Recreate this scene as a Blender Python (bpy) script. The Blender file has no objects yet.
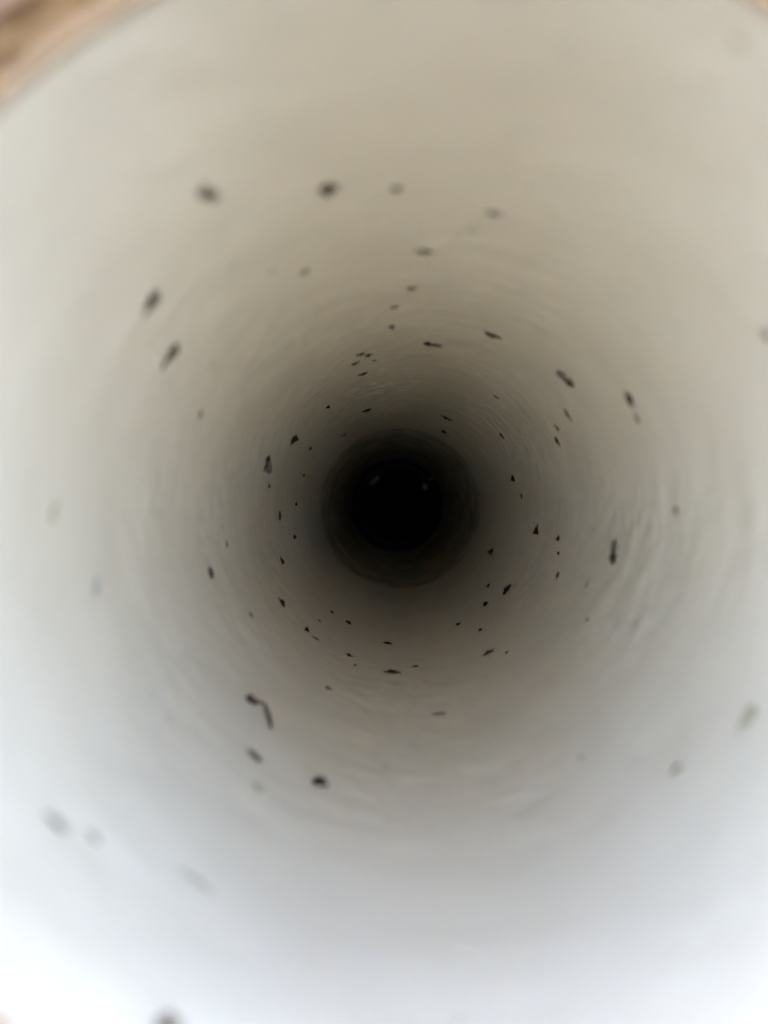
import bpy, bmesh, math, random
from mathutils import Vector, Matrix, Quaternion, noise

random.seed(11)
SC = bpy.context.scene
COL = SC.collection
MM = 0.001

# ---------------------------------------------------------------- camera
LENS = 5.6                                   # a phone camera held just above the pipe mouth
cam_d = bpy.data.cameras.new('camera')
cam_d.sensor_fit = 'VERTICAL'
cam_d.sensor_height = LENS * 1024 / 769
cam_d.sensor_width = cam_d.sensor_height * 0.75
cam_d.lens = LENS
cam_d.clip_start = 0.002
cam_d.clip_end = 50
cam = bpy.data.objects.new('camera', cam_d)
COL.objects.link(cam)
# Everything round the pipe is laid out with the bore along -Z and then turned by PLACE, so that the
# pipe lies in the earth bank with its mouth facing -Y and tipped up by TILT.
TILT = math.radians(13)
PLACE = Matrix.Rotation(math.radians(90) - TILT, 4, 'X')
# the pipe axis runs a little right of and above the lens axis
v = Vector((8.8 / 769, 11.8 / 769, -1)).normalized()
cam.matrix_world = PLACE @ Matrix.Translation((-4.6 * MM, 5.0 * MM, 64.7 * MM)) @ v.rotation_difference(Vector((0, 0, -1))).to_matrix().to_4x4()
cam_d.dof.use_dof = True
cam_d.dof.focus_distance = 0.32
cam_d.dof.aperture_fstop = 1.9
SC.camera = cam

# ---------------------------------------------------------------- light
SUN_EL, SUN_AZ = math.radians(55), math.radians(-10)     # from behind the bank, so no sun enters the pipe
world = bpy.data.worlds.new('World')
SC.world = world
world.use_nodes = True
nt = world.node_tree
bg = nt.nodes['Background']
sky = nt.nodes.new('ShaderNodeTexSky')
sky.sky_type = 'NISHITA'
sky.sun_disc = False
sky.sun_elevation = SUN_EL
sky.sun_rotation = SUN_AZ
sky.air_density = 0.6
sky.ozone_density = 0.0
sky.dust_density = 2.6
nt.links.new(sky.outputs[0], bg.inputs[0])
bg.inputs[1].default_value = 0.15
sun_d = bpy.data.lights.new('sun', 'SUN')
sun_d.energy = 3.5
sun_d.angle = math.radians(0.6)              
sun_d.color = (1.0, 0.94, 0.84)
sun = bpy.data.objects.new('sun', sun_d)
COL.objects.link(sun)
to_sun = Vector((math.sin(SUN_AZ) * math.cos(SUN_EL), math.cos(SUN_AZ) * math.cos(SUN_EL), math.sin(SUN_EL)))
sun.rotation_mode = 'QUATERNION'
sun.rotation_quaternion = to_sun.to_track_quat('Z', 'Y')
SC.view_settings.view_transform = 'Standard'
SC.view_settings.look = 'None'
SC.view_settings.gamma = 1
SC.view_settings.use_curve_mapping = False
SC.view_settings.exposure = 3.85
SC.render.engine = 'CYCLES'
SC.cycles.use_denoising = True
SC.cycles.use_adaptive_sampling = True
SC.cycles.adaptive_threshold = 0.05
SC.cycles.adaptive_min_samples = 8
SC.cycles.max_bounces = 8
SC.cycles.diffuse_bounces = 7
SC.cycles.glossy_bounces = 4

# ---------------------------------------------------------------- materials
def mat(name, rgb, rough=0.6, spec=0.5, vary=0.15, scale=300, bump=0.0, bscale=None, alpha=1.0, hue2=None, stretch=(1, 1, 1)):
    m = bpy.data.materials.new(name)
    m.use_nodes = True
    t = m.node_tree
    b = t.nodes['Principled BSDF']
    b.inputs['Roughness'].default_value = rough
    b.inputs['Specular IOR Level'].default_value = spec
    b.inputs['Alpha'].default_value = alpha
    tc = t.nodes.new('ShaderNodeTexCoord')
    mp = t.nodes.new('ShaderNodeMapping')
    mp.inputs['Scale'].default_value = stretch
    t.links.new(tc.outputs['Object'], mp.inputs[0])
    n = t.nodes.new('ShaderNodeTexNoise')
    n.inputs['Scale'].default_value = scale
    n.inputs['Detail'].default_value = 3
    t.links.new(mp.outputs[0], n.inputs['Vector'])
    r = t.nodes.new('ShaderNodeValToRGB')
    a2 = hue2 or tuple(c * (1 - vary) for c in rgb)
    r.color_ramp.elements[0].position = 0.3
    r.color_ramp.elements[1].position = 0.7
    r.color_ramp.elements[0].color = (*a2, 1)
    r.color_ramp.elements[1].color = (*[min(1, c * (1 + vary * 0.5)) for c in rgb], 1)
    t.links.new(n.outputs[0], r.inputs[0])
    t.links.new(r.outputs[0], b.inputs['Base Color'])
    if bump:
        n2 = t.nodes.new('ShaderNodeTexNoise')
        n2.inputs['Scale'].default_value = bscale or scale
        n2.inputs['Detail'].default_value = 2
        t.links.new(mp.outputs[0], n2.inputs['Vector'])
        bp = t.nodes.new('ShaderNodeBump')
        bp.inputs['Strength'].default_value = 0.6
        bp.inputs['Distance'].default_value = bump
        t.links.new(n2.outputs[0], bp.inputs['Height'])
        t.links.new(bp.outputs[0], b.inputs['Normal'])
    return m

WALL_RGB = (0.690, 0.604, 0.455)
M_WALL = mat('white_plastic', WALL_RGB, rough=0.5, spec=0.0, vary=0.04, scale=45, bump=0.00025, bscale=220, hue2=(0.655, 0.569, 0.421), stretch=(1, 1, 1.8))
M_RIM = mat('soiled_plastic', (0.36, 0.215, 0.10), rough=0.6, vary=0.2, scale=260, bump=0.0001)
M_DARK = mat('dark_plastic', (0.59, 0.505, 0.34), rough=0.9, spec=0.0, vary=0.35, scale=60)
M_BLACK = mat('matte_black', (0.010, 0.008, 0.006), rough=0.9, spec=0.0, vary=0.5, scale=200, bump=0.001)
M_GLINT = mat('painted_glint', (0.16, 0.16, 0.16), rough=0.55, spec=0.2, vary=0.2, scale=400)  # grey of the chips that imitate reflected sky
M_SOIL = mat('dry_soil', (0.31, 0.175, 0.075), rough=0.95, spec=0.1, vary=0.45, scale=70, bump=0.002, bscale=260, hue2=(0.15, 0.078, 0.03))
M_STRAW = mat('dry_straw', (0.38, 0.225, 0.125), rough=0.7, vary=0.25, scale=300, bump=0.0001)
KIND = {
    'k': mat('black_dirt', (0.064, 0.041, 0.026), rough=0.95, spec=0.0, vary=0.5, scale=900),
    'b': mat('dark_brown_dirt', (0.085, 0.052, 0.033), rough=0.95, spec=0.0, vary=0.5, scale=900),
    'n': mat('brown_dirt', (0.12, 0.085, 0.05), rough=0.9, spec=0.1, vary=0.4, scale=900),
    'g': mat('grey_dirt', (0.17, 0.135, 0.09), rough=0.95, spec=0.03, vary=0.3, scale=900),
    'f': mat('pale_residue', (0.36, 0.335, 0.275), rough=0.9, spec=0.0, vary=0.2, scale=700),
    's': mat('yellow_residue', (0.46, 0.385, 0.22), rough=0.9, spec=0.0, vary=0.2, scale=700),
}
M_WING = mat('gnat_wing', (0.36, 0.31, 0.23), rough=0.35, vary=0.3, scale=1500, alpha=0.92)
M_TWIG = mat('twig_bark', (0.10, 0.085, 0.055), rough=0.85, vary=0.5, scale=800, bump=0.0002)

# ---------------------------------------------------------------- helpers
def link(name, me, parent=None, smooth=True, **props):
    o = bpy.data.objects.new(name, me)
    COL.objects.link(o)
    o.parent = parent
    for k, val in props.items():
        o[k] = val
    if me and smooth:
        for p in me.polygons:
            p.use_smooth = True
    return o

def mesh(name, verts, faces, material=None):
    me = bpy.data.meshes.new(name)
    me.from_pydata([tuple(x) for x in verts], [], faces)
    me.update()
    if material:
        me.materials.append(material)
    return me

def revolve(name, profile, material, n=160, close=False):
    """profile: (radius, z) points in order, turned about Z."""
    V, F = [], []
    m = len(profile)
    for r, z in profile:
        for i in range(n):
            a = 2 * math.pi * i / n
            V.append((r * math.cos(a), r * math.sin(a), z))
    for j in range(m if close else m - 1):
        k = (j + 1) % m
        for i in range(n):
            i2 = (i + 1) % n
            F.append((j * n + i, j * n + i2, k * n + i2, k * n + i))
    return mesh(name, V, F, material)

def tube(name, pts, radii, material, sides=8):
    V, F = [], []
    pts = [Vector(p) for p in pts]
    for i, p in enumerate(pts):
        d = (pts[min(i + 1, len(pts) - 1)] - pts[max(i - 1, 0)]).normalized()
        q = d.to_track_quat('Z', 'Y')
        for s in range(sides):
            a = 2 * math.pi * s / sides
            V.append(p + q @ Vector((math.cos(a) * radii[i], math.sin(a) * radii[i], 0)))
    for i in range(len(pts) - 1):
        for s in range(sides):
            s2 = (s + 1) % sides
            F.append((i * sides + s, i * sides + s2, (i + 1) * sides + s2, (i + 1) * sides + s))
    F.append(tuple(reversed(range(sides))))
    F.append(tuple(range((len(pts) - 1) * sides, len(pts) * sides)))
    return mesh(name, V, F, material)

# ---------------------------------------------------------------- the pipe
R = 50 * MM            # inner radius
RO = 51.3 * MM           # outer radius
DEPTH = 416 * MM       # the white section ends this far below the datum
TOP = 5.2 * MM         # height of the mouth above the datum
END = 330 * MM         # further depth of the dark section

def wall_offset(th, z):
    """Slight waves left in the plastic: long round the bore, short along it. In metres, inward positive."""
    c, s, d = math.cos(th), math.sin(th), -z / MM
    d += 7 * noise.noise(Vector((c * 1.6 + 2, s * 1.6, d / 70)))
    a = noise.noise(Vector((c * 4.2, s * 4.2, d / 6.0)))
    b = noise.noise(Vector((c * 9 + 9, s * 9, d / 3.4 + 4)))
    e = noise.noise(Vector((c * 13, s * 13 + 3, d / 6.5))) + 0.5 * noise.noise(Vector((c * 22, s * 22 + 3, d / 4.0)))
    g = noise.noise(Vector((c * 1.3, s * 1.3 + 5, d / 40)))
    env = 0.3 + 1.5 * max(0.0, noise.noise(Vector((c * 2.4 + 3, s * 2.4, d / 45))) + 0.15)
    return (0.21 * a * env + 0.24 * b * env + 0.23 * e * (0.25 + 0.6 * env) + 0.3 * g) * MM * min(1.0, max(0.5, d / 70))

pipe = link('drain_pipe', None, label='long white plastic pipe seen from its mouth down to the dark end', category='pipe')
NA, NZ = 300, 420
V, Fc = [], []
def slant(th):
    """The mouth is sawn a little out of square."""
    return 1.2 * MM * math.cos(th - math.radians(225))

for j in range(NZ):
    for i in range(NA):
        th = 2 * math.pi * i / NA
        top = TOP + slant(th) - 0.8 * MM
        z = top - (DEPTH + top) * j / (NZ - 1)
        r = R - wall_offset(th, z)
        V.append((r * math.cos(th), r * math.sin(th), z))
for j in range(NZ - 1):
    for i in range(NA):
        i2 = (i + 1) % NA
        Fc.append((j * NA + i, j * NA + i2, (j + 1) * NA + i2, (j + 1) * NA + i))
link('bore', mesh('bore', V, Fc, M_WALL), pipe)
prof = [(R + 0.3 * MM, TOP - 2.0 * MM), (R + 0.15 * MM, TOP - 0.7 * MM), (R + 0.35 * MM, TOP - 0.15 * MM), (R + 0.6 * MM, TOP), (RO - 0.35 * MM, TOP),
        (RO - 0.1 * MM, TOP - 0.2 * MM), (RO, TOP - 0.6 * MM), (RO, TOP - 3.6 * MM)]
rim_me = revolve('rim', prof, M_RIM)
for q in rim_me.vertices:
    q.co.z += slant(math.atan2(q.co.y, q.co.x))
link('rim', rim_me, pipe)
BOT = -DEPTH - END - 6 * MM
link('outer_wall', revolve('outer_wall', [(RO - 0.05 * MM, TOP - 2.6 * MM), (RO - 0.05 * MM, BOT), (0.5 * MM, BOT), (0.0, BOT)], M_WALL, 160), pipe)
# a darker, slightly narrower length continues beyond it
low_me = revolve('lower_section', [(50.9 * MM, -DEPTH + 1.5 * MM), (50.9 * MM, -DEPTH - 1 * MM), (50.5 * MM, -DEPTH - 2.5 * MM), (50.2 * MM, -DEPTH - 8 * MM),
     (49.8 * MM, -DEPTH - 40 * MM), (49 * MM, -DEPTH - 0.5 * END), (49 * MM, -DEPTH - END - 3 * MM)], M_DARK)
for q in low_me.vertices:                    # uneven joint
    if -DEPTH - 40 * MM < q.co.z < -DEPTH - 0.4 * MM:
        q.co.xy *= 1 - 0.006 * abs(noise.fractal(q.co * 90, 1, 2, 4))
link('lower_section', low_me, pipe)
ringp = [(42 * MM + 1.2 * MM * math.cos(a), -DEPTH - END + 4 * MM + 1.2 * MM * math.sin(a)) for a in [2 * math.pi * k / 12 for k in range(12)]]  # added ring that imitates the mouth's reflection in the water
M_RING = mat('reflection_black', (0.012, 0.012, 0.014), rough=0.55, spec=0.25, vary=0.3)
link('reflection_ring', revolve('reflection_ring', ringp, M_RING, 96, True), pipe, label='thin black ring added as the mouth reflection deep in the pipe end')

# matte black surface added in place of the water at the very end
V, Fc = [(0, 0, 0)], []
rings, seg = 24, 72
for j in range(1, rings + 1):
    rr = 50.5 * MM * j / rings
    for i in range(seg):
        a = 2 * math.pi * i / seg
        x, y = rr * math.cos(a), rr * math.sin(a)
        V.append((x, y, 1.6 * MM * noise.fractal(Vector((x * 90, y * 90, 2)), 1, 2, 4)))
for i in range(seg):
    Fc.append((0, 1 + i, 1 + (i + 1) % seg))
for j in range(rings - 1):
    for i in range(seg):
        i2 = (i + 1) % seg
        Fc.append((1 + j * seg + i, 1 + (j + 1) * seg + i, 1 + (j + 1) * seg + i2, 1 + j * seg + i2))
sl = link('water_standin', mesh('water_standin', V, Fc, M_BLACK), kind='stuff', label='matte black stand-in for water at the dark end of the pipe', category='water_standin')
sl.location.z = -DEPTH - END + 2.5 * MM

# ---------------------------------------------------------------- the ground round the mouth
def ground_z(x, y):
    r = math.hypot(x, y)
    f = min(1.0, max(0.0, (r - RO) / (30 * MM)))
    near = noise.fractal(Vector((x * 60, y * 60, 1)), 1, 2, 4) * 2.6 * MM * (0.3 + f)
    return 3.6 * MM + slant(math.atan2(y, x)) * (1 - f) - 6 * MM * f + near + noise.noise(Vector((x * 6, y * 6, 7))) * 10 * MM * min(1, r / 0.4)

V, Fc = [], []
seg, rad = 220, []
r = RO - 0.2 * MM
while r < 1.6:
    rad.append(r)
    r += max(1.2 * MM, (r - RO) * 0.07)
for r in rad:
    for i in range(seg):
        a = 2 * math.pi * i / seg
        x, y = r * math.cos(a), r * math.sin(a)
        V.append((x, y, ground_z(x, y)))
for j in range(len(rad) - 1):
    for i in range(seg):
        i2 = (i + 1) % seg
        Fc.append((j * seg + i, (j + 1) * seg + i, (j + 1) * seg + i2, j * seg + i2))
link('earth_bank', mesh('earth_bank', V, Fc, M_SOIL), kind='structure')

# (the level ground before the bank is added at the end)
# soil crumbs and short straw bits: uncountable litter
V, Fc = [], []
for k in range(2600):
    a = random.uniform(0, 2 * math.pi)
    r = RO + 1.5 * MM + abs(random.gauss(0, 0.06))
    x, y = r * math.cos(a), r * math.sin(a)
    s = random.uniform(0.4, 1.6) * MM * (1 + r * 4)
    c = Vector((x, y, ground_z(x, y) + s * 0.2))
    q = Quaternion((random.gauss(0, 1), random.gauss(0, 1), random.gauss(0, 1), random.gauss(0, 1))).normalized()
    base = len(V)
    for d in ((1, 0, 0), (-1, 0, 0), (0, 1, 0), (0, -1, 0), (0, 0, 1), (0, 0, -1)):
        V.append(c + q @ (Vector(d) * s * random.uniform(0.6, 1.1)))
    for f in ((0, 2, 4), (2, 1, 4), (1, 3, 4), (3, 0, 4), (2, 0, 5), (1, 2, 5), (3, 1, 5), (0, 3, 5)):
        Fc.append(tuple(base + i for i in f))
link('soil_crumbs', mesh('soil_crumbs', V, Fc, M_SOIL), smooth=False, kind='stuff', label='loose brown soil crumbs round the pipe mouth', category='soil')

def stalk(a0, r0, a1, r1, w, label):
    p = []
    for k in range(13):
        t = k / 12
        a, r = math.radians(a0 + (a1 - a0) * t), (r0 + (r1 - r0) * t) * MM
        x, y = r * math.cos(a), r * math.sin(a)
        p.append((x, y, 3.2 * MM + slant(a) * 0.8 + (w * 0.4 + 0.3 * math.sin(k * 1.7)) * MM))
    me = tube('dry_stalk', p, [w * MM * (0.5 - 0.12 * abs(k - 6) / 6 + (0.06 if k % 4 == 0 else 0)) for k in range(13)], M_STRAW, 10)
    link('dry_stalk', me, label=label, category='stalk', group='dry stalks on the soil')

stalk(124, 56.5, 168, 58.0, 2.6, 'thick pale dry stalk caught in the soil along the pipe rim in the upper corner')

# ---------------------------------------------------------------- bits stuck to the bore
def lump(seed, elong=1.0, frag=0):
    bm = bmesh.new()
    rnd = random.Random(seed)
    def blob(cx, cy, sx, sy, sz):
        off = Vector((rnd.uniform(0, 50), rnd.uniform(0, 50), 0))
        res = bmesh.ops.create_icosphere(bm, subdivisions=2, radius=1)
        for v_ in res['verts']:
            n_ = 1 + 0.75 * noise.noise(v_.co * 1.7 + off) + 0.5 * noise.noise(v_.co * 4 + off)
            v_.co = Vector((cx + v_.co.x * n_ * sx, cy + v_.co.y * n_ * sy, max(-0.12, 0.28 + v_.co.z * n_ * sz)))
    blob(0, 0, 0.38, 0.38 / elong, 0.58)
    for k in range(frag):
        blob(rnd.uniform(0.3, 0.52) * rnd.choice((-1, 1)), rnd.uniform(-0.3, 0.3), rnd.uniform(0.12, 0.26), rnd.uniform(0.06, 0.16), 0.3)
    for k in range(2 if frag else 1):      # thin fibres sticking out
        sd = rnd.choice((-1, 1))
        blob(sd * rnd.uniform(0.35, 0.6), rnd.uniform(-0.3, 0.3), rnd.uniform(0.22, 0.4), 0.05, 0.12)
    me = bpy.data.meshes.new('dirt_speck')
    bm.to_mesh(me)
    bm.free()
    me.materials.append(None)
    for p in me.polygons:
        p.use_smooth = True
    return me

LUMPS = [lump(k, 1 + 0.25 * (k % 3), (1, 2, 0, 3, 1, 2, 3, 1)[k % 8]) for k in range(12)]

def seat(o, th, depth, twist=0.0):
    a = math.radians(th)
    z = -depth * MM
    r = R - wall_offset(a, z)
    X = Vector((-math.sin(a), math.cos(a), 0))
    Z = Vector((-math.cos(a), -math.sin(a), 0))
    Y = Z.cross(X)
    m = Matrix((X, Y, Z)).transposed().to_4x4()
    o.matrix_world = Matrix.Translation((r * math.cos(a), r * math.sin(a), z)) @ m @ Matrix.Rotation(twist, 4, 'Z')

def gnat(length, label, wing=False):
    """Body along X, seen from its back; unit length scaled to LENGTH metres."""
    root = link('dead_gnat', None, label=label, category='insect', group='gnats stuck to the pipe wall')
    L = length
    xs = [-0.5, -0.46, -0.34, -0.2, -0.06, 0.06, 0.16, 0.24, 0.28, 0.33, 0.38, 0.41]
    rs = [0.006, 0.02, 0.034, 0.042, 0.045, 0.05, 0.115, 0.12, 0.05, 0.06, 0.045, 0.01]
    link('body', tube('body', [(x * L, 0, (0.10 + 0.03 * math.cos(x * 4)) * L) for x in xs], [q * L for q in rs], KIND['b'], 10), root)
    for s in (-1, 1):
        W = [(0.2, 0.03), (0.05, 0.12), (-0.18, 0.2), (-0.38, 0.2), (-0.5, 0.12), (-0.42, 0.05), (-0.15, 0.02)]
        if wing:
            W = [(x * 0.9 + 0.05, y * 2.6) for x, y in W]
        up = [Vector((x * L, s * y * L, (0.17 + 0.35 * y * (2.2 if wing and s > 0 else 0.6)) * L)) for x, y in W]
        n = len(up)
        vs = up + [p - Vector((0, 0, 0.012 * L)) for p in up]
        fs = [tuple(range(n)), tuple(reversed(range(n, 2 * n)))] + [(i, (i + 1) % n, n + (i + 1) % n, n + i) for i in range(n)]
        link('wing', mesh('wing', vs, fs, M_WING), root, smooth=False)
        for x0, x1 in ((0.24, 0.42), (0.16, 0.1), (0.08, -0.24)):
            link('leg', tube('leg', [(x0 * L, s * 0.05 * L, 0.09 * L), ((x0 + x1) / 2 * L, s * 0.2 * L, 0.13 * L), (x1 * L, s * 0.3 * L, 0.0)], [0.014 * L, 0.011 * L, 0.007 * L], KIND['k'], 5), root)
    return root

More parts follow.
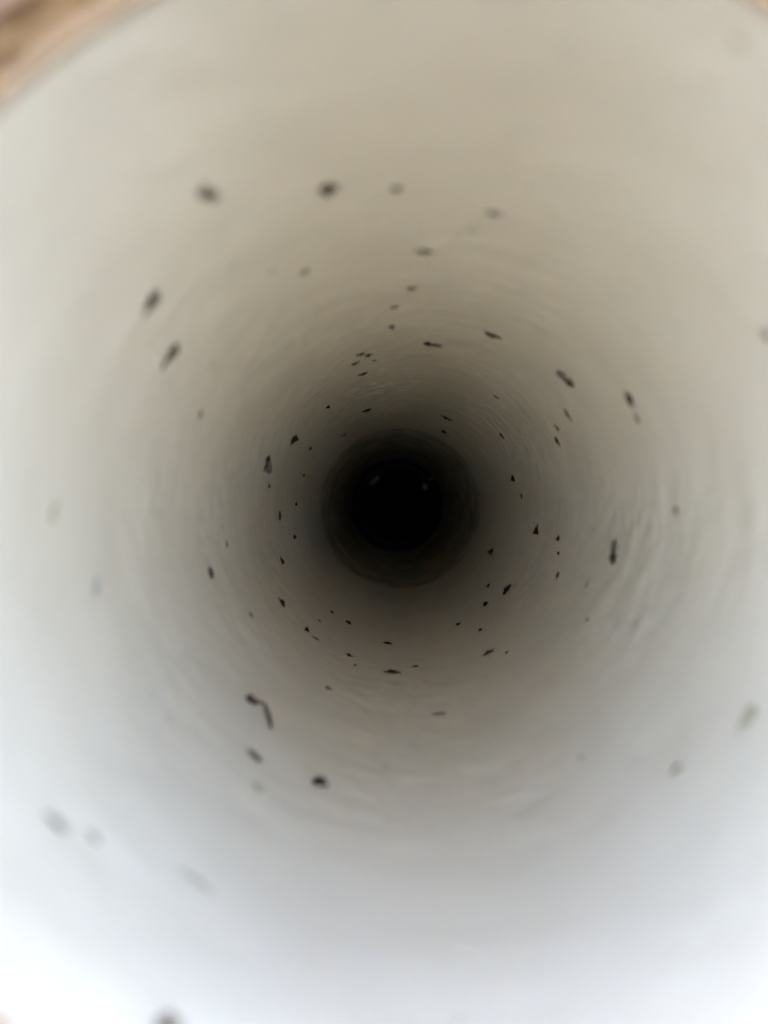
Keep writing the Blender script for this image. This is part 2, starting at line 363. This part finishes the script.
# angle round the bore (degrees), depth below the rim, width, length and height (mm), kind, label
SPECKS = [
    (122.7, 28.5, 1.50, 7.00, 0.40, 'g', "large grey speck on pipe wall at eleven o'clock, farthest from black end"),
    (105.9, 41.4, 2.43, 2.80, 0.80, 'k', "large black speck on pipe wall at twelve o'clock, farthest from black end"),
    (139.1, 41.3, 3.04, 3.50, 0.46, 'b', "large dark brown speck on pipe wall at ten o'clock, farthest from black end"),
    (144.3, 60.7, 3.74, 3.47, 0.52, 'n', "large brown speck on pipe wall at ten o'clock, seventh outward from black end"),
    (113.9, 72.5, 1.66, 1.91, 0.27, 'g', "small grey speck on pipe wall at eleven o'clock, fifth outward from black end"),
    (119.9, 64.6, 0.76, 0.87, 0.42, 'f', "small faint pale smudge on pipe wall at eleven o'clock, sixth outward from black end"),
    (125.6, 53.3, 0.49, 0.56, 0.25, 'f', "small faint pale smudge on pipe wall at eleven o'clock, seventh outward from black end"),
    (141.9, 82.3, 0.93, 1.06, 0.51, 'f', "small faint pale smudge on pipe wall at ten o'clock, sixth outward from black end"),
    (94.7, 46.1, 1.57, 1.81, 0.36, 'n', "large brown speck on pipe wall at twelve o'clock, tenth outward from black end"),
    (77.6, 53.1, 2.48, 0.87, 0.35, 'g', "small grey speck on pipe wall at one o'clock, sixth outward from black end"),
    (80.2, 62.7, 0.98, 1.01, 0.14, 'f', "small faint pale smudge on pipe wall at one o'clock, fifth outward from black end"),
    (88.6, 74.7, 2.32, 2.07, 0.32, 'n', "small brown speck on pipe wall at twelve o'clock, ninth outward from black end"),
    (73.6, 41.8, 0.50, 0.57, 0.27, 'f', "small faint pale smudge on pipe wall at one o'clock, seventh outward from black end"),
    (91.3, 98.3, 1.72, 1.97, 0.35, 'n', "small brown speck on pipe wall at twelve o'clock, eighth outward from black end"),
    (95.2, 114.5, 2.22, 2.56, 0.31, 'b', "small dark brown speck on pipe wall at twelve o'clock, seventh outward from black end"),
    (95.5, 132.9, 1.44, 1.66, 0.74, 'k', "small black speck on pipe wall at twelve o'clock, sixth outward from black end"),
    (82.5, 153.3, 5.09, 5.85, 0.71, 'I', "slender dark gnat stuck to pipe wall at twelve o'clock, fifth outward from black end"),
    (106.5, 161.1, 2.03, 2.33, 0.61, 'k', "tiny black speck on pipe wall at twelve o'clock, fourth outward from black end"),
    (104.3, 166.2, 2.39, 2.74, 0.57, 'k', "small black speck on pipe wall at twelve o'clock, third outward from black end"),
    (109.4, 173.3, 2.47, 2.84, 0.43, 'k', "tiny black speck on pipe wall at eleven o'clock, fourth outward from black end"),
    (107.1, 196.0, 3.39, 3.90, 0.47, 'k', "small black speck on pipe wall at twelve o'clock, nearest the black end"),
    (102.2, 177.7, 1.57, 1.80, 0.23, 'n', "tiny brown speck on pipe wall at twelve o'clock, second outward from black end"),
    (109.5, 294.6, 4.61, 5.30, 0.76, 'k', "small black speck on pipe wall at eleven o'clock, second outward from black end"),
    (64.6, 311.2, 4.31, 4.95, 0.85, 'k', "small black speck on pipe wall at one o'clock, second outward from black end"),
    (61.2, 366.5, 2.45, 2.82, 1.16, 'b', "tiny dark brown speck on pipe wall at one o'clock, nearest the black end"),
    (127.7, 336.6, 2.93, 3.36, 1.34, 'n', "tiny brown speck on pipe wall at eleven o'clock, nearest the black end"),
    (67.0, 126.3, 3.93, 4.52, 0.55, 'k', "small black speck on pipe wall at one o'clock, fourth outward from black end"),
    (42.8, 117.6, 5.17, 5.95, 0.72, 'I', "slender dark gnat stuck to pipe wall at two o'clock, fifth outward from black end"),
    (30.6, 90.5, 3.52, 4.05, 0.50, 'b', "large dark brown speck on pipe wall at two o'clock, seventh outward from black end"),
    (25.6, 92.4, 1.61, 1.61, 0.23, 'g', "small grey speck on pipe wall at two o'clock, sixth outward from black end"),
    (33.5, 139.6, 3.15, 2.54, 0.44, 'n', "small brown speck on pipe wall at two o'clock, fourth outward from black end"),
    (30.8, 157.9, 2.29, 2.06, 0.32, 'n', "tiny brown speck on pipe wall at two o'clock, third outward from black end"),
    (27.0, 165.4, 2.38, 2.73, 0.57, 'k', "small black speck on pipe wall at two o'clock, second outward from black end"),
    (52.8, 194.8, 2.02, 2.33, 0.28, 'n', "tiny brown speck on pipe wall at one o'clock, third outward from black end"),
    (38.7, 245.2, 3.20, 3.68, 0.45, 'b', "tiny dark brown speck on pipe wall at two o'clock, nearest the black end"),
    (16.5, 268.7, 2.54, 2.92, 1.20, 'k', "tiny black speck on pipe wall at three o'clock, nearest the black end"),
    (7.8, 257.5, 2.04, 2.35, 0.80, 'k', "tiny black speck on pipe wall at three o'clock, second outward from black end"),
    (-8.0, 223.9, 3.37, 3.88, 1.19, 'k', "small black speck on pipe wall at three o'clock, third outward from black end"),
    (-8.8, 185.2, 1.62, 1.86, 0.89, 'k', "tiny black speck on pipe wall at three o'clock, fourth outward from black end"),
    (-13.8, 181.3, 1.08, 1.24, 0.59, 'k', "tiny black speck on pipe wall at four o'clock, fourth outward from black end"),
    (3.8, 83.3, 1.44, 1.66, 0.39, 'g', "small grey speck on pipe wall at three o'clock, farthest from black end"),
    (-8.9, 121.3, 5.77, 5.82, 0.81, 'I', "slender dark gnat stuck to pipe wall at three o'clock, fifth outward from black end"),
    (-25.4, 321.0, 3.37, 3.87, 1.80, 'k', "small black speck on pipe wall at four o'clock, nearest the black end"),
    (-21.3, 173.5, 2.47, 2.84, 0.50, 'k', "small black speck on pipe wall at four o'clock, fifth outward from black end"),
    (-36.9, 235.4, 3.89, 4.48, 1.18, 'k', "small black speck on pipe wall at four o'clock, third outward from black end"),
    (-41.0, 273.9, 1.65, 1.90, 0.89, 'b', "tiny dark brown speck on pipe wall at four o'clock, second outward from black end"),
    (-48.5, 246.7, 2.40, 2.76, 1.13, 'k', "tiny black speck on pipe wall at five o'clock, nearest the black end"),
    (-57.2, 211.7, 1.79, 2.06, 0.56, 'b', "tiny dark brown speck on pipe wall at five o'clock, third outward from black end"),
    (-29.4, 125.0, 1.07, 1.23, 0.32, 'g', "tiny grey speck on pipe wall at four o'clock, seventh outward from black end"),
    (-20.8, 139.6, 2.07, 2.38, 0.29, 'f', "small faint pale smudge on pipe wall at four o'clock, sixth outward from black end"),
    (-59.2, 176.6, 3.13, 3.60, 0.49, 'k', "small black speck on pipe wall at five o'clock, fourth outward from black end"),
    (-54.0, 164.1, 1.31, 1.50, 0.32, 'b', "tiny dark brown speck on pipe wall at five o'clock, fifth outward from black end"),
    (-86.5, 188.4, 2.30, 2.65, 0.46, 'b', "tiny dark brown speck on pipe wall at six o'clock, second outward from black end"),
    (-95.9, 178.9, 4.43, 5.10, 0.85, 'k', "small black speck on pipe wall at six o'clock, fourth outward from black end"),
    (-81.5, 131.1, 3.00, 3.32, 0.42, 'g', "small grey speck on pipe wall at six o'clock, fifth outward from black end"),
    (-43.1, 46.5, 1.19, 1.37, 0.35, 'g', "small grey speck on pipe wall at four o'clock, eighth outward from black end"),
    (-28.8, 39.5, 2.67, 3.08, 0.37, 's', "large yellowish stain blob on pipe wall at four o'clock, farthest from black end"),
    (-54.7, 72.0, 0.96, 1.10, 0.13, 'f', "small faint pale smudge on pipe wall at five o'clock, farthest from black end"),
    (-116.8, 243.5, 2.18, 2.50, 1.16, 'k', "tiny black speck on pipe wall at seven o'clock, second outward from black end"),
    (-131.5, 185.0, 1.78, 2.05, 0.98, 'k', "tiny black speck on pipe wall at seven o'clock, fourth outward from black end"),
    (-126.2, 184.8, 2.59, 2.98, 0.36, 'b', "tiny dark brown speck on pipe wall at seven o'clock, fifth outward from black end"),
    (-126.1, 244.8, 1.40, 1.61, 0.72, 'b', "tiny dark brown speck on pipe wall at seven o'clock, nearest the black end"),
    (-128.7, 213.2, 1.59, 1.82, 0.46, 'b', "tiny dark brown speck on pipe wall at seven o'clock, third outward from black end"),
    (-97.4, 227.2, 4.55, 5.23, 0.64, 'b', "small dark brown speck on pipe wall at six o'clock, nearest the black end"),
    (-112.7, 187.6, 2.46, 2.83, 0.62, 'k', "tiny black speck on pipe wall at seven o'clock, sixth outward from black end"),
    (-109.3, 177.4, 1.44, 1.65, 0.33, 'b', "tiny dark brown speck on pipe wall at six o'clock, third outward from black end"),
    (-116.1, 138.6, 1.92, 2.20, 0.39, 'k', "small black speck on pipe wall at seven o'clock, seventh outward from black end"),
    (-64.4, 244.0, 1.98, 2.27, 0.61, 'b', "tiny dark brown speck on pipe wall at five o'clock, second outward from black end"),
    (-165.4, 118.5, 3.99, 4.59, 0.56, 'b', "small dark brown speck on pipe wall at eight o'clock, fifth outward from black end"),
    (-171.6, 142.1, 2.37, 2.73, 0.33, 'b', "small dark brown speck on pipe wall at nine o'clock, fourth outward from black end"),
    (-158.7, 224.0, 3.75, 4.31, 0.74, 'k', "small black speck on pipe wall at eight o'clock, second outward from black end"),
    (-145.2, 186.1, 2.77, 3.19, 0.99, 'k', "small black speck on pipe wall at eight o'clock, third outward from black end"),
    (-148.8, 140.7, 2.35, 2.71, 0.33, 'n', "small brown speck on pipe wall at eight o'clock, fourth outward from black end"),
    (152.8, 94.4, 1.65, 1.89, 0.29, 'g', "small grey speck on pipe wall at ten o'clock, fifth outward from black end"),
    (145.8, 221.2, 4.09, 4.70, 1.40, 'k', "small black speck on pipe wall at ten o'clock, third outward from black end"),
    (159.4, 189.2, 5.28, 6.07, 2.43, 'W', "pale winged gnat stuck to pipe wall at ten o'clock, fourth outward from black end"),
    (145.7, 276.4, 1.85, 2.13, 0.86, 'k', "tiny black speck on pipe wall at ten o'clock, second outward from black end"),
    (160.2, 298.8, 1.50, 1.72, 0.82, 'b', "tiny dark brown speck on pipe wall at ten o'clock, nearest the black end"),
    (168.4, 208.8, 1.95, 2.25, 0.65, 'n', "tiny brown speck on pipe wall at nine o'clock, third outward from black end"),
    (176.3, 291.5, 1.95, 2.24, 0.86, 'b', "tiny dark brown speck on pipe wall at nine o'clock, nearest the black end"),
    (-178.5, 242.0, 3.17, 3.65, 0.96, 'k', "small black speck on pipe wall at nine o'clock, second outward from black end"),
    (-166.5, 274.5, 2.12, 2.44, 1.17, 'b', "tiny dark brown speck on pipe wall at eight o'clock, nearest the black end"),
    (125.6, 226.3, 1.73, 1.99, 0.85, 'k', "tiny black speck on pipe wall at eleven o'clock, third outward from black end"),
    (-144.3, 16.3, 2.03, 1.02, 0.28, 'g', "large grey speck on pipe wall at eight o'clock, farthest from black end"),
    (-142.7, 17.8, 0.52, 0.59, 0.16, 'f', "small faint pale smudge on pipe wall at eight o'clock, ninth outward from black end"),
    (-139.4, 20.3, 1.16, 1.34, 0.19, 'g', "large grey speck on pipe wall at seven o'clock, thirteenth outward from black end"),
    (-124.5, 27.6, 2.51, 1.22, 0.35, 's', "large yellowish stain blob on pipe wall at seven o'clock, twelfth outward from black end"),
    (-170.6, 50.8, 1.71, 1.97, 0.24, 'f', "small faint pale smudge on pipe wall at eight o'clock, seventh outward from black end"),
    (-148.5, 56.8, 0.80, 0.92, 0.13, 'f', "small faint pale smudge on pipe wall at eight o'clock, sixth outward from black end"),
    (-143.5, 57.0, 0.81, 0.93, 0.13, 'f', "small faint pale smudge on pipe wall at eight o'clock, eighth outward from black end"),
    (176.5, 37.5, 2.30, 1.79, 0.32, 's', "large yellowish stain blob on pipe wall at nine o'clock, farthest from black end"),
    (-120.6, 4.6, 1.60, 2.60, 0.72, 'n', "large brown speck on pipe wall at seven o'clock, farthest from black end"),
    (-87.4, 16.1, 0.59, 0.54, 0.08, 'g', "small grey speck on pipe wall at six o'clock, farthest from black end"),
    (-125.3, 70.9, 2.80, 3.20, 0.39, 'n', "small brown speck on pipe wall at seven o'clock, ninth outward from black end"),
    (-122.2, 60.0, 1.96, 2.25, 1.08, 's', "large yellowish stain blob on pipe wall at seven o'clock, eleventh outward from black end"),
    (-111.4, 73.5, 2.29, 2.64, 1.14, 'k', "large black speck on pipe wall at seven o'clock, tenth outward from black end"),
    (31.1, 33.5, 1.34, 1.54, 0.19, 'g', "large grey speck on pipe wall at two o'clock, farthest from black end"),
    (60.4, 1.1, 0.94, 0.90, 0.13, 's', "large yellowish stain blob on pipe wall at one o'clock, farthest from black end"),
    (-129.8, 91.5, 6.03, 6.93, 0.84, 'T', "bent dark twig stuck to pipe wall at seven o'clock, eighth outward from black end"),
    (-97.3, 91.5, 1.60, 1.01, 0.22, 'f', "small faint pale smudge on pipe wall at six o'clock, sixth outward from black end"),
]
for i, (th, depth, c, ax, h, k, label) in enumerate(SPECKS):
    if k in 'IW':
        o = gnat(c * (1.25 if k == 'W' else 1.2) * MM, label, k == 'W')
        seat(o, th, depth, (math.pi if k == 'W' else random.choice((0, math.pi))) + random.uniform(-0.25, 0.25))
    elif k == 'T':
        o = link('twig_fragment', None, label=label, category='twig')
        L = c * MM
        pts = [(0.62, -0.75, 0.12), (0.41, -0.29, 0.16), (0.21, 0.23, 0.15), (0.05, 0.64, 0.14), (-0.15, 0.65, 0.13), (-0.36, 0.4, 0.13), (-0.52, 0.28, 0.12)]
        link('stem', tube('stem', [Vector(p) * L for p in pts], [q * L for q in (0.045, 0.08, 0.07, 0.05, 0.04, 0.045, 0.025)], M_TWIG, 10), o)
        kn = link('bud', LUMPS[3].copy(), o)
        kn.data.materials[0] = KIND['b']
        kn.location = (-0.52 * L, 0.27 * L, 0.0)
        kn.scale = (0.42 * L, 0.42 * L, 0.26 * L)
        seat(o, th, depth, 0.0)
    else:
        nm = {'f': 'pale_smudge', 's': 'residue_stain'}.get(k, 'dirt_speck')
        o = link(nm, LUMPS[(i * 5 + int(depth)) % 12], None, False, label=label, category={'f': 'smudge', 's': 'stain'}.get(k, 'speck'),
                 group={'f': 'pale smudges on the pipe wall', 's': 'yellowish stains on the pipe wall'}.get(k, 'dirt specks on the pipe wall'))
        o.material_slots[0].link = 'OBJECT'
        o.material_slots[0].material = KIND[k]
        seat(o, th, depth, random.uniform(-0.2, 0.2) if ax < 2 * c else 0.3)
        if k in 'fs':
            h *= 0.5
            c, ax = c * 1.35, ax * 1.35
        q = (1.08 if depth < 110 else 0.88) * MM
        o.scale = (c * q, ax * q, h * 1.55 * q)

# grey chips added to stand for sky glints on the water
def glint(x, y, l, w, rz, tx, ty, seed, label):
    rnd = random.Random(seed)
    n = 9
    top = []
    for i in range(n):
        a = 2 * math.pi * i / n
        q = rnd.uniform(0.75, 1.1)
        top.append(Vector((l / 2 * math.cos(a) * q, w / 2 * math.sin(a) * q, 0.35)) * MM)
    vs = top + [p - Vector((0, 0, 0.7 * MM)) for p in top]
    fs = [tuple(range(n)), tuple(reversed(range(n, 2 * n)))] + [(i, n + i, n + (i + 1) % n, (i + 1) % n) for i in range(n)]
    o = link('painted_glint', mesh('painted_glint', vs, fs, M_GLINT), smooth=False, label=label, category='glint', group='painted glints in the dark end')
    o.location = (x * MM, y * MM, -DEPTH - END + 4.5 * MM)
    o.rotation_euler = (tx, ty, rz)

glint(-23.4, 26.0, 15, 4.2, math.radians(44), 0.0, 0.0, 1, 'long grey glinting flake in the black pipe end, ten o\'clock side')
glint(29.0, 19.0, 5.0, 9.0, math.radians(28), 0.05, 0.0, 2, 'larger of two small glinting flakes at the black end\'s two o\'clock side')
glint(36.0, 28.0, 5, 4.2, 0.9, 0.0, 0.05, 3, 'smallest painted flake, upper of the pair in the black pipe end')

# turn everything laid out along the bore into its place in the bank
bpy.context.view_layer.update()
for o in list(COL.objects):
    if o.parent is None and o.type in {'MESH', 'EMPTY'}:
        o.matrix_world = PLACE @ o.matrix_world

# level ground in front of the bank
V, Fc = [], []
xs = [-30, -12, -6, -3] + [-1.5 + 0.1 * k for k in range(31)] + [3, 6, 12, 30]
ys = [-40, -16, -8, -4] + [-2 + 0.1 * k for k in range(26)]
for y in ys:
    for x in xs:
        V.append((x, y, -0.32 + 0.02 * noise.fractal(Vector((x * 2, y * 2, 3)), 1, 2, 3)))
n = len(xs)
for j in range(len(ys) - 1):
    for i in range(n - 1):
        Fc.append((j * n + i, j * n + i + 1, (j + 1) * n + i + 1, (j + 1) * n + i))
M_GROUND = mat('bare_ground', (0.155, 0.154, 0.149), rough=0.95, spec=0.1, vary=0.3, scale=6, bump=0.004, bscale=60)
link('ground', mesh('ground', V, Fc, M_GROUND), kind='structure')
